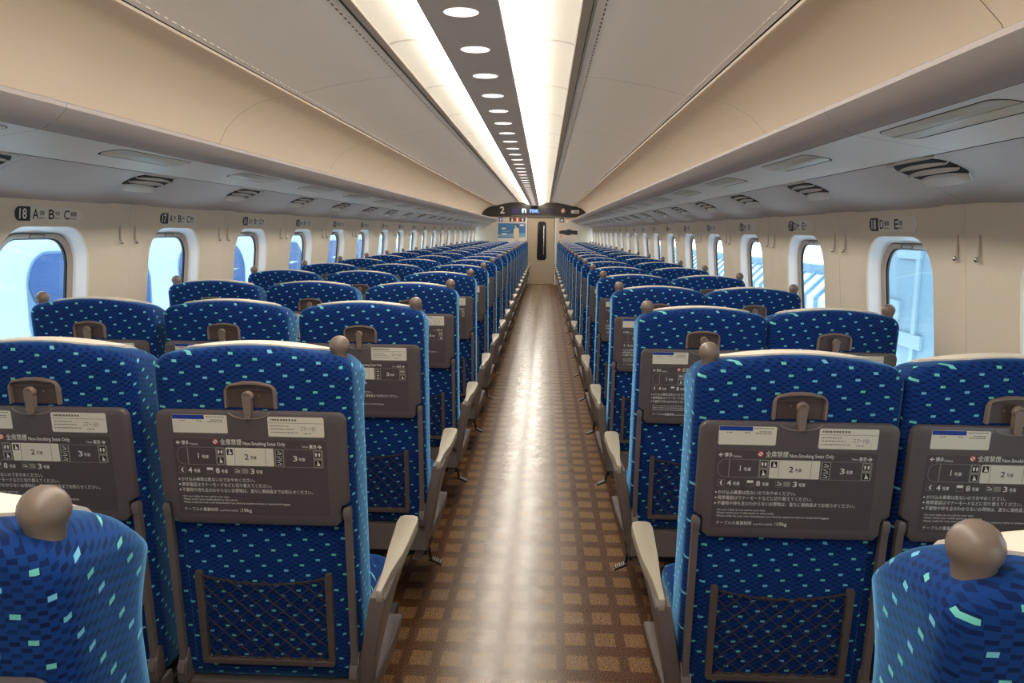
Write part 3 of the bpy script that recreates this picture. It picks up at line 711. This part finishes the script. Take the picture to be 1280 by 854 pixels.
def tray_graphics():
    """meshes: (name, mesh, near_only)"""
    out = []
    a = MB(); tflat(a, 160, 225, 1085, 680, .004, .00005, .0003); out.append(('print_area', a.mesh('print_area', 'tray_print_area'), True))
    a = MB(); tflat(a, 170, 84, 498, 190, .003, .0001, .0006); st1 = a.mesh('sticker', 'sticker')
    a = MB(); tflat(a, 172, 85, 362, 109, .0015, .0006, .0009); st1b = a.mesh('sticker_band', 'sticker_blue')
    a = MB(); tflat(a, 741, 87, 1075, 203, .0035, .0001, .0006); st2 = a.mesh('sticker', 'sticker')
    d = MB()
    for (x0, x1, y) in ((372, 488, 95), (400, 470, 113), (380, 470, 124), (215, 250, 120), (318, 345, 120)):   # lines too small to read
        x = x0; rng = random.Random(x0*7+y)
        while x < x1-4:
            w = rng.uniform(5, 13); tflat(d, x, y-3, min(x+w, x1), y+2, .0002, .0006, .0008, n=1); x += w+rng.uniform(2, 5)
    for (x0, x1, y) in ((758, 920, 105), (758, 870, 140), (758, 895, 158), (758, 920, 178), (955, 1000, 183)):
        x = x0; rng = random.Random(x0*3+y)
        while x < x1-4:
            w = rng.uniform(6, 14); hh = 6 if y == 105 else 3
            tflat(d, x, y-hh, min(x+w, x1), y+hh-1, .0002, .0006, .0008, n=1); x += w+rng.uniform(3, 6)
    tflat(d, 745, 121, 1070, 123, .0001, .0006, .0008, n=1)
    ttext(d, 'スマートEX', 935, 140, 1025, 168, .004)
    small = d.mesh('sticker_text', 'print_brown')
    # white print
    w = MB()
    ttext(w, '博多', 212, 236, 258, 262, .012); ttext(w, 'Hakata', 262, 249, 310, 262)
    ttext(w, '全席禁煙', 447, 222, 576, 258, .006); ttext(w, 'Non-Smoking Seats Only', 584, 236, 838, 264, .010)
    ttext(w, '東京', 980, 246, 1024, 270, .012); ttext(w, 'Tokyo', 936, 254, 974, 268, .01)
    for s in (-1, 1):                                           # arrows
        x0, yb = (178, 249) if s < 0 else (1056, 259)
        tip, tail = x0, x0-s*28
        mbx = [(tip, yb), (tip-s*15, yb-12), (tip-s*10, yb-12), (tip-s*3, yb-3)]
        P = lambda px, py: tp(cx_(px), cz2(py), .0009)
        w.add([P(tip, yb), P(tip-s*14, yb-12), P(tip-s*18, yb-9), P(tip-s*8, yb-2.5), P(tail, yb-2.5), P(tail, yb+2.5), P(tip-s*8, yb+2.5), P(tip-s*18, yb+9), P(tip-s*14, yb+12)], [(0, 1, 2, 3), (3, 4, 5, 6), (0, 3, 6), (0, 6, 7, 8)])
    ttext(w, '1', 298, 309, 318, 341, .004, keep=True); ttext(w, '号車', 328, 320, 370, 342, .012)
    ttext(w, '3', 880, 314, 906, 347, .010); ttext(w, '号車', 914, 325, 953, 347, .012)
    for n_, x in (('4', 238), ('8', 406), ('3', 617)):
        ttext(w, n_, x, 397, x+24, 429, .010); ttext(w, '号車', x+34, 405, x+73, 428, .012)
    for s, x1, y0 in (('かけ込み乗車は危ないのでおやめください。', 640, 456), ('携帯電話はマナーモードなどに切り替えてください。', 738, 488), ('不審物や持ち主のわからないお荷物は、直ちに乗務員までお知らせください。', 988, 521)):
        k = (y0-456)/65*3
        ttext(w, s, 190, y0, x1, y0+24, .004); tflat(w, 173, y0+8, 183, y0+18, .0019, .0004, .0009, n=3)
    for s, x1, y0 in (('•For your safety do not rush for your train.', 475, 567), ('•Please switch your mobile phone to silent mode.', 527, 585), ('•Please notify the train crew immediately if you find any suspicious items or unattended baggage.', 850, 604)):
        ttext(w, s, 190, y0, x1, y0+14, .008)
    ttext(w, 'テーブルの重量制限', 192, 640, 400, 662, .004); ttext(w, 'Load limit (table)', 410, 650, 522, 664, .006); ttext(w, ':', 535, 646, 541, 663, .01); ttext(w, '10kg', 548, 641, 606, 669, .010)
    wm = w.mesh('printed_text', 'print_white')
    # car diagram
    g = MB(); tframe(g, 178, 273, 470, 380, .0010, (.003, .017, .017, .003)); tframe(g, 770, 276, 1060, 384, .0010, (.003,)*4)
    tflat(g, 241, 276, 246, 377, .0001, .0004, .0008, n=1)
    tflat(g, 414, 276, 468, 377, .0005, .0003, .0007, n=1); tflat(g, 1003, 280, 1056, 381, .0005, .0003, .0007, n=1); tflat(g, 773, 280, 825, 381, .0005, .0003, .0007, n=1)
    for x0, x1 in ((180, 225), (350, 392), (518, 560), (565, 605)): tframe(g, x0, 393, x1, 432, .0008, (.0015,)*4) if x0 != 565 else tflat(g, 565, 398, 603, 428, .001, .0004, .0007, n=1)
    gm = g.mesh('car_outline', 'print_grey')
    c2_ = MB(); tflat(c2_, 475, 274, 763, 381, .002, .0002, .0007); cell2 = c2_.mesh('white_car_cell', 'sticker')
    k = MB()
    ttext(k, '2', 588, 310, 612, 343, .012, d=.0010); ttext(k, '号車', 622, 320, 660, 342, .006, d=.0010)
    tflat(k, 482, 282, 518, 318, .0008, .0007, .0009, n=2)
    for x in (527, 713): tflat(k, x, 276, x+1.5, 379, .0001, .0007, .0009, n=1)
    for x0, y0, x1, y1 in ((423, 281, 461, 318), (423, 334, 461, 370), (1010, 286, 1049, 323), (1010, 340, 1049, 376), (778, 284, 818, 316), (778, 322, 818, 350), (778, 352, 818, 378)):
        tflat(k, x0, y0, x1, y1, .0006, .0007, .0010, n=2)
    km = k.mesh('diagram_black', 'print_dark')
    i = MB()
    def ptri(px, py, s, mbb=i):
        Q = lambda a, b: tp(cx_(px+a*s), cz2(py+b*s), .0012)
        mbb.add([Q(-4, 13), Q(4, 13), Q(6, -3), Q(3, -10), Q(-3, -10), Q(-6, -3)], [(0, 1, 2, 3, 4, 5)])
    for px, py in ((433, 298), (451, 298), (1020, 303), (1039, 303)): ptri(px, py, 1)
    for px, py in ((442, 352), (1030, 358), (500, 300)):
        Q = lambda a, b: tp(cx_(px+a), cz2(py+b), .0012)
        i.add([Q(-9, 13), Q(13, 13), Q(9, 0), Q(3, -4), Q(1, -14), Q(-5, -14), Q(-4, -3)], [(0, 1, 2, 3, 4, 5, 6)])
    for px, py in ((798, 300), (798, 336), (798, 364), (539, 412)):
        tflat(i, px-14, py+4, px+14, py+8, .0003, .0008, .0012, n=1); tflat(i, px-12, py-10, px+2, py-6, .0003, .0008, .0012, n=1); tflat(i, px+2, py-4, px+13, py, .0003, .0008, .0012, n=1)
    tflat(i, 354, 396, 388, 410, .0004, .0008, .0011, n=1)
    Q = lambda a, b: tp(cx_(202+a), cz2(412+b), .0012); i.add([Q(4, -14), Q(9, -10), Q(5, -6), Q(2, 0), Q(5, 6), Q(9, 10), Q(4, 14), Q(-4, 8), Q(-6, 0), Q(-4, -8)], [(0, 1, 2, 3, 8, 9), (3, 4, 7, 8), (4, 5, 6, 7)])
    im = i.mesh('white_pictograms', 'print_white')
    rd = MB(); pts = [(cx_(418)+.0068*math.cos(t*math.pi/10), cz2(240)+.0068*math.sin(t*math.pi/10)) for t in range(20)]; p2 = [(cx_(418)+.0048*math.cos(t*math.pi/10), cz2(240)+.0048*math.sin(t*math.pi/10)) for t in range(20)]
    rd.loft([[tp(x, z, .0010) for x, z in pts], [tp(x, z, .0010) for x, z in p2]], cap=False)
    rd.add([tp(cx_(407), cz2(233), .0011), tp(cx_(410), cz2(229), .0011), tp(cx_(429), cz2(247), .0011), tp(cx_(426), cz2(251), .0011)], [(0, 1, 2, 3)])
    wd_ = MB(); wd_.add([tp(x, z, .0008) for x, z in pts], [tuple(range(20))])
    out += [('sticker', st1, False), ('sticker', st2, False), ('sticker_band', st1b, False), ('sticker_text', small, True), ('printed_text', wm, True), ('car_outline', gm, True),
            ('white_car_cell', cell2, False), ('diagram_black', km, True), ('white_pictograms', im, True), ('no_smoking_ring', rd.mesh('no_smoking_ring', 'print_red'), True), ('no_smoking_disc', wd_.mesh('no_smoking_disc', 'print_white'), True)]
    sc_ = MB(); sc_.tube([tp(.046*math.cos(t), 1.032-.0175*math.sin(t)-.000, .0004) for t in [math.pi*q/16 for q in range(1, 16)]], .0012, 6)
    out.append(('thumb_scoop', sc_.mesh('thumb_scoop', 'tray_rim', 40), False))
    return out
def latch_meshes():
    def arch(w, z0, z1, r):
        o = [(w, z0), (w, z1-r)]
        for k in range(1, 7): t = math.radians(90*k/6); o.append((w-r+r*math.cos(t), z1-r+r*math.sin(t)))
        o += [(w*.35, z1+.004), (0, z1+.005)]
        return o+[(-x, z) for x, z in reversed(o[:-1])]
    a = arch(.058, 1.036, 1.092, .022); b = arch(.0515, 1.036, 1.0855, .010)
    n = len(a)
    rim = MB().loft([[L(x, .002, z) for x, z in a], [L(x, -.008, z) for x, z in a], [L(x*.985, -.0105, z-.0008) for x, z in a], [L(x*1.01, -.0105, z+.0008) for x, z in b], [L(x, -.001, z) for x, z in b]], cap=False, closed=False).mesh('latch_rim', 'latch_plastic', 40)
    pl = MB().loft([[L(x, .003, z) for x, z in b], [L(x, -.0012, z) for x, z in b]]); pl.box(-.046, .046, -.004, -.001, 1.0745, 1.079, fn=L); plm = pl.mesh('latch_recess', 'latch_recess', 40)
    la = MB(); la.lathe([(.0105, -.004), (.0125, -.002), (.0125, .007), (.0105, .010), (.0070, .0102), (.0066, .0075)], (0, 0, 0), 18)
    la.v = [L(x, -.018-z, 1.066+y) for x, y, z in la.v]
    o2 = MB()
    o2.loft([[L(x*w_, y, z) for x, y in ((-.010, -.030), (.010, -.030), (.010, -.014), (-.010, -.014))] for w_, z, in ((.75, 1.068), (.95, 1.062), (.92, 1.052), (.85, 1.036), (.72, 1.020), (.45, 1.016))])
    la.add(o2.v, o2.f)
    for s in (-1, 1): 
        q = MB(); q.lathe([(.002, 0), (.0015, .002)], (0, 0, 0), 8); la.add([L(s*.0185+x, -.0012-z, 1.064+y) for x, y, z in q.v], q.f)
    return rim, plm, la.mesh('latch', 'latch_plastic', 40)
def bar(mb, s):
    x = s*.207
    mb.loft([[L(x-.0075, -.020, z), L(x+.0075, -.020, z), L(x+.0075, -.004, z), L(x-.0075, -.004, z)] for z in (.375, .40, .60, .780)])
    mb.loft([[L(x-.0075*k, -.020*k2-.002, z), L(x+.0075*k, -.020*k2-.002, z), L(x+.0075*k, -.004, z), L(x-.0075*k, -.004, z)] for z, k, k2 in ((.780, 1, 1), (.80, 1.15, 1.1), (.808, .8, .9))])
    return mb.mesh('tray_arm', 'seat_plastic', 40)
def bracket(s):
    mb = MB(); x = s*.207
    mb.loft([[L(x-.011*k, y0, z), L(x+.011*k, y0, z), L(x+.011*k, .01, z), L(x-.011*k, .01, z)] for z, k, y0 in ((.346, .9, -.030), (.352, 1, -.034), (.385, 1, -.032), (.405, .95, -.018), (.425, .9, -.006))])
    return mb.mesh('hinge_bracket', 'seat_plastic', 40)
def hinge_wire(s):
    mb = MB(); x = s*.207
    mb.tube([L(x-.008, -.036, .386), L(x-.009, -.037, .374), L(x+.009, -.037, .374), L(x+.0105, -.034, .40), L(x+.0105, -.026, .412)], .0011, 5)
    return mb.mesh('hinge_wire', 'chrome', 40)
NX, NZ0, NZ1 = .153, .402, .636
def net_frame():
    mb = MB()
    for s in (-1, 1):
        x = s*NX; mb.loft([[L(x-.0075*k, -.016, z), L(x+.0075*k, -.016, z), L(x+.0075*k, .002, z), L(x-.0075*k, .002, z)] for z, k in ((NZ0-.004, .9), (NZ0+.01, 1), (NZ1-.004, 1), (NZ1, .8))])
    mb.loft([[L(x, -.017, NZ0-.008), L(x, -.017, NZ0+.004), L(x, .002, NZ0+.006), L(x, .002, NZ0-.01)] for x in (-NX-.004, NX+.004)])
    return mb.mesh('pocket_frame', 'net_frame', 40)
def net():
    mb = MB(); rows = 10; cols = 14; w = NX-.007; dz = (NZ1-.028-NZ0)/rows
    for r in range(rows+1):
        pts = []
        for c in range(cols+1):
            x = -w+2*w*c/cols; zz = NZ0+.006+r*dz+(dz*.40 if (c+r) % 2 else -dz*.40)
            zz -= .010*(r/rows)*(1-(x/w)**2)
            pts.append((x, max(zz, NZ0+.004)))
        fine = []
        for a, b in zip(pts[:-1], pts[1:]):
            for t in (0, .22, .78): fine.append((a[0]+(b[0]-a[0])*t, a[1]+(b[1]-a[1])*(0 if t == 0 else (.12 if t < .5 else .88))))
        fine.append(pts[-1])
        mb.tube([L(x, -.011, z) for x, z in fine], .0014, 4)
    top = [(-w+2*w*c/16, NZ1-.010-.020*(1-((c-8)/8)**2)) for c in range(17)]
    mb.tube([L(x, -.011, z) for x, z in top], .0018, 5)
    for c in range(16):
        (x0, z0), (x1, z1) = top[c], top[c+1]; mb.tube([L(x0, -.0125, z0+.003), L(x1, -.0125, z1-.005)], .0012, 4)
    return mb.mesh('pocket_net', 'net_cord')
def pocket_panel():
    mb = MB(); slab(mb, rrect(-.182, .182, .375, .745, .02, 4), -.0025, .002, .002, fn=L); return mb.mesh('pocket_backing', 'blue_fabric', 30)
def rear_panel():
    mb = MB(); slab(mb, rrect(-.222, .222, .240, .343, .006, 2), .078, .12, .004); return mb.mesh('rear_panel', 'seat_plastic', 30)
def cushion():
    mb = MB(); rings = []
    for z, ins in ((.305, .02), (.315, .005), (.33, 0), (.40, 0), (.425, .006), (.438, .025), (.442, .06)):
        pts = rrect(-.182+ins, .182-ins, .25+ins*.3, .63-ins, .03, 4); rings.append([(x, y, z+.02*(y-.2)) for x, y in pts])
    mb.loft(rings); return mb.mesh('seat_cushion', 'blue_fabric', 45)
def base():
    mb = MB(); mb.box(-.215, .215, .125, .58, .205, .305); return mb.mesh('seat_base', 'under_dark')
def leg(): 
    mb = MB(); mb.loft([[(-.03*k, .25-.03*k, z), (.03*k, .25-.03*k, z), (.03*k, .40+.04*k, z), (-.03*k, .40+.04*k, z)] for z, k in ((0, 1.8), (.02, 1.7), (.05, 1), (.205, 1))]); return mb.mesh('leg', 'under_dark')
def xo(z): return float(np.interp(z, [.19, .25, .35, .45, .58], [.195, .225, .243, .262, .284]))
SUP = [(.105, .195), (.080, .30), (.066, .45), (.052, .560), (.056, .576), (.49, .576), (.53, .566), (.54, .552), (.50, .540), (.36, .530), (.26, .505), (.20, .465), (.165, .41), (.150, .35), (.155, .315), (.20, .31), (.28, .338), (.345, .366), (.385, .368), (.408, .345), (.405, .29), (.37, .235), (.30, .20), (.20, .188)]
def arm_support(s):
    mb = MB()
    def flare(y, z): return .016*max(0, min(1, (y-.17)/.15)) if z < .40 else 0
    rings = []
    for d, ins in ((-.036, 0), (-.004, 0), (0, .004)):
        c = (.25, .40); rg = []
        n = len(SUP)
        for i, (y, z) in enumerate(SUP):
            a, b = Vector(SUP[i-1]), Vector(SUP[(i+1) % n]); t = (b-a).normalized(); nn = Vector((t.y, -t.x))   # outline runs clockwise seen from +x
            p = Vector((y, z))+nn*ins
            rg.append((s*(xo(z)+d+flare(y, z)), p.x, p.y))
        rings.append(rg)
    mb.loft(rings); return mb.mesh('arm_support', 'seat_plastic', 40)
def arm_pad(s, outer=None, inner=None, z0=.576, z1=.597):
    outer = outer or [(.050, .277), (.14, .278), (.20, .282), (.26, .288), (.34, .290), (.50, .290), (.535, .284), (.545, .270)]
    inner = inner or [(.545, .242), (.535, .232), (.50, .229), (.30, .243), (.14, .258), (.05, .263)]
    pts = [(x, y) for y, x in outer]+[(x, y) for y, x in inner]; c = (sum(p[0] for p in pts)/len(pts), sum(p[1] for p in pts)/len(pts))
    rings = []
    for z, k in ((z0-.008, .96), (z0, 1.0), (z1-.006, 1.0), (z1-.0015, .975), (z1, .93)):
        rings.append([(s*(c[0]+(x-c[0])*k), c[1]+(y-c[1])*(1-(1-k)*.25), z) for x, y in pts])
    mb = MB(); mb.loft(rings); return mb.mesh('armrest_pad', 'armrest_pad', 40)
def mid_arm(s, x=.222):
    x = x*s; mb = MB()
    mb.loft([[(x-.022*k, y0, z), (x+.022*k, y0, z), (x+.022*k, y1, z), (x-.022*k, y1, z)] for z, k, y0, y1 in ((.535, .8, .235, .53), (.55, 1, .23, .545), (.585, 1, .23, .55), (.595, .8, .235, .545))])
    mb.box(x-.012, x+.012, .26, .31, .30, .54); return mb.mesh('middle_armrest', 'armrest_pad', 30)
def pedal(s):
    mb = MB(); mb.tube([(s*.19, .27, .19), (s*.205, .26, .175), (s*.212, .255, .13)], .006, 6)
    mb.loft([[(s*x, y, z) for y in (.245, .275) for z in ((z0, z0+.008) if y < .25 else (z0+.008, z0))] for x, z0 in ((.205, .130), (.235, .118), (.254, .108))])
    return mb.mesh('foot_pedal', 'pedal_black', 30)
def pedal_ribs(s):
    mb = MB()
    for k in range(6):
        x = .210+.0075*k; z0 = .1375-.0034*k; mb.box(min(s*x, s*(x+.003)), max(s*x, s*(x+.003)), .246, .274, z0, z0+.003)
    return mb.mesh('pedal_rib', 'pedal_rib')
BM = backrest_mesh(); CM = cover_mesh(); TM = tray_mesh(); TG = tray_graphics(); RIM, PLT, LAT = latch_meshes()
BARS = {s: bar(MB(), s) for s in (-1, 1)}; BRK = {s: bracket(s) for s in (-1, 1)}; WIR = {s: hinge_wire(s) for s in (-1, 1)}
NF, NT, PP, RP, CU, BS, LG = net_frame(), net(), pocket_panel(), rear_panel(), cushion(), base(), leg()
KN = {s: knob_mesh(s) for s in (-1, 1)}; AS = {s: arm_support(s) for s in (-1, 1)}; AP = {s: arm_pad(s) for s in (-1, 1)}; MA = {s: mid_arm(s) for s in (-1, 1)}
MD = mid_arm(1, .2)
PD = {s: pedal(s) for s in (-1, 1)}; PR = {s: pedal_ribs(s) for s in (-1, 1)}
SEATS = {'A': (-1.335, -1), 'B': (-.850, 0), 'C': (-.363, 1), 'D': (.832, -1), 'E': (1.2795, 1)}
WHERE = {'A': ('window seat', 'left side'), 'B': ('middle seat', 'left side'), 'C': ('aisle seat', 'left side'), 'D': ('aisle seat', 'right side'), 'E': ('window seat', 'right side')}
for r in range(20):
    n = r-1; near = n <= 4
    for c, (x, ks) in SEATS.items():
        o = empty('train_seat', (x, 1.663+PER*n-(.028 if r == 0 and x > 0 else 0), 0))
        lab = 'blue flecked %s on the %s, %s row from the camera' % (WHERE[c][0], WHERE[c][1], ORD[r])
        tag(o, lab, 'seat', 'blue train seats')
        obj('backrest', BM, o); obj('headrest_cover', CM, o); obj('rear_panel', RP, o); obj('seat_cushion', CU, o); obj('seat_base', BS, o); obj('leg', LG, o)
        if ks: obj('grip_knob', KN[ks], o)
        t = obj('tray_table', TM, o)
        for nm, me, no in TG:
            if near or not no:
                q = obj(nm, me, t)
                if nm in ('printed_text', 'white_pictograms', 'sticker_text', 'diagram_black', 'car_outline'): q['kind'] = 'stuff'
        lr = obj('latch_recess', PLT, o); obj('latch_rim', RIM, lr); obj('latch', LAT, lr)
        for s in (-1, 1):
            b = obj('tray_arm', BARS[s], o); obj('hinge_bracket', BRK[s], b)
            if near: obj('hinge_wire', WIR[s], b)
        pf = obj('pocket_frame', NF, o); obj('pocket_backing', PP, o)
        if n <= 8: obj('pocket_net', NT, pf)
        if c in 'CDAE':
            a = obj('arm_support', AS[ks], o); obj('armrest_pad', AP[ks], a)
        if c in 'CD':
            p = obj('foot_pedal', PD[ks], o); obj('pedal_rib', PR[ks], p)
        if c == 'B': obj('middle_armrest', MA[-1], o); obj('middle_armrest', MA[1], o)
        if c == 'D': obj('middle_armrest', MD, o)

# ================================================================ OUTSIDE THE WINDOWS
nt_ = empty('neighbouring_train', (-3.0, 0, 0)); tag(nt_, 'white train standing outside the left windows', 'train')
tw = MB(); prof = [(.10, -.8), (.0, -.3), (0, .3), (0, 1.0), (.03, 1.35), (.12, 1.75), (.40, 2.2), (.9, 2.5), (2.2, 2.5), (2.2, -.8)]
tw.loft([[(-x, y, z) for x, z in prof] for y in (-6, 40)]); obj('body', tw.mesh('body', 'train_white', 30), nt_)
for k in range(-2, 14):
    yc = 4.85+.785+2.08*k
    pts = rrect(yc-.785, yc+.785, .55, 1.262, .26, 8)
    gx = lambda z: .0 if z < 1.0 else -.03*(z-1.0)/.35
    w_ = obj('window_surround', MB().loft([[(gx(z)+.002, y, z) for y, z in pts], [(gx(z)+.008, y, z) for y, z in pts]]).mesh('window_surround', 'train_glass_edge'), nt_)
    p2 = rrect(yc-.765, yc-.14, .86, 1.245, (.16, .22, .22, .16), 8)
    p3 = rrect(yc-.10, yc+.755, .60, 1.245, (.22, .10, .10, .22), 8)
    for p in (p2, p3): obj('pane', MB().loft([[(gx(z)+.008, y, z) for y, z in p], [(gx(z)+.012, y, z) for y, z in p]]).mesh('pane', 'train_glass'), w_)
sd = empty('ribbed_shed', (3.2, 8.0, 0)); tag(sd, 'white ribbed shed with sloping roof outside the right windows', 'shed')
obj('shed_wall', MB().box(0, .1, 0, 22, -.8, .76).mesh('shed_wall', 'shed_white'), sd)
obj('shed_roof', MB().loft([[(0, y, .76), (.22, y, .99), (.30, y, .99), (.08, y, .70)] for y in (0, 22)]).mesh('shed_roof', 'shed_white'), sd)
rbm = MB(); rbm.box(-.03, 0, 0, .05, -.8, .76); rbm.loft([[(-.03, y, .75), (0, y, .76), (.22, y, .99), (.20, y, 1.01), (-.03, y, .78)] for y in (0, .05)])
rbme = rbm.mesh('rib', 'shed_blue')
for k in range(60): q = obj('rib', rbme, sd); q.location = (0, .1+.36*k, 0)
obj('ridge_beam', MB().box(.21, .40, 0, 22, .97, 1.09).mesh('ridge_beam', 'shed_blue'), sd)
bt = empty('panelled_booth', (3.2, 2.2, 0)); tag(bt, 'pale blue panelled booth outside the right window of row 18', 'booth')
obj('booth_wall', MB().box(0, 2.0, 0, 5.3, -.8, 2.2).mesh('booth_wall', 'booth_blue'), bt)
for k in range(8): q = obj('upright', MB().box(-.02, 0, .05+.66*k, .11+.66*k, -.8, 2.2).mesh('upright', 'booth_pale'), bt)
for k, (y0, y1, z0, z1) in enumerate(((3.9, 4.5, .55, .66), (4.3, 4.9, .75, .9), (4.0, 4.4, 1.25, 1.32))): obj('notice_board', MB().box(-.022, 0, y0, y1, z0, z1).mesh('notice_board', 'booth_pale'), bt)
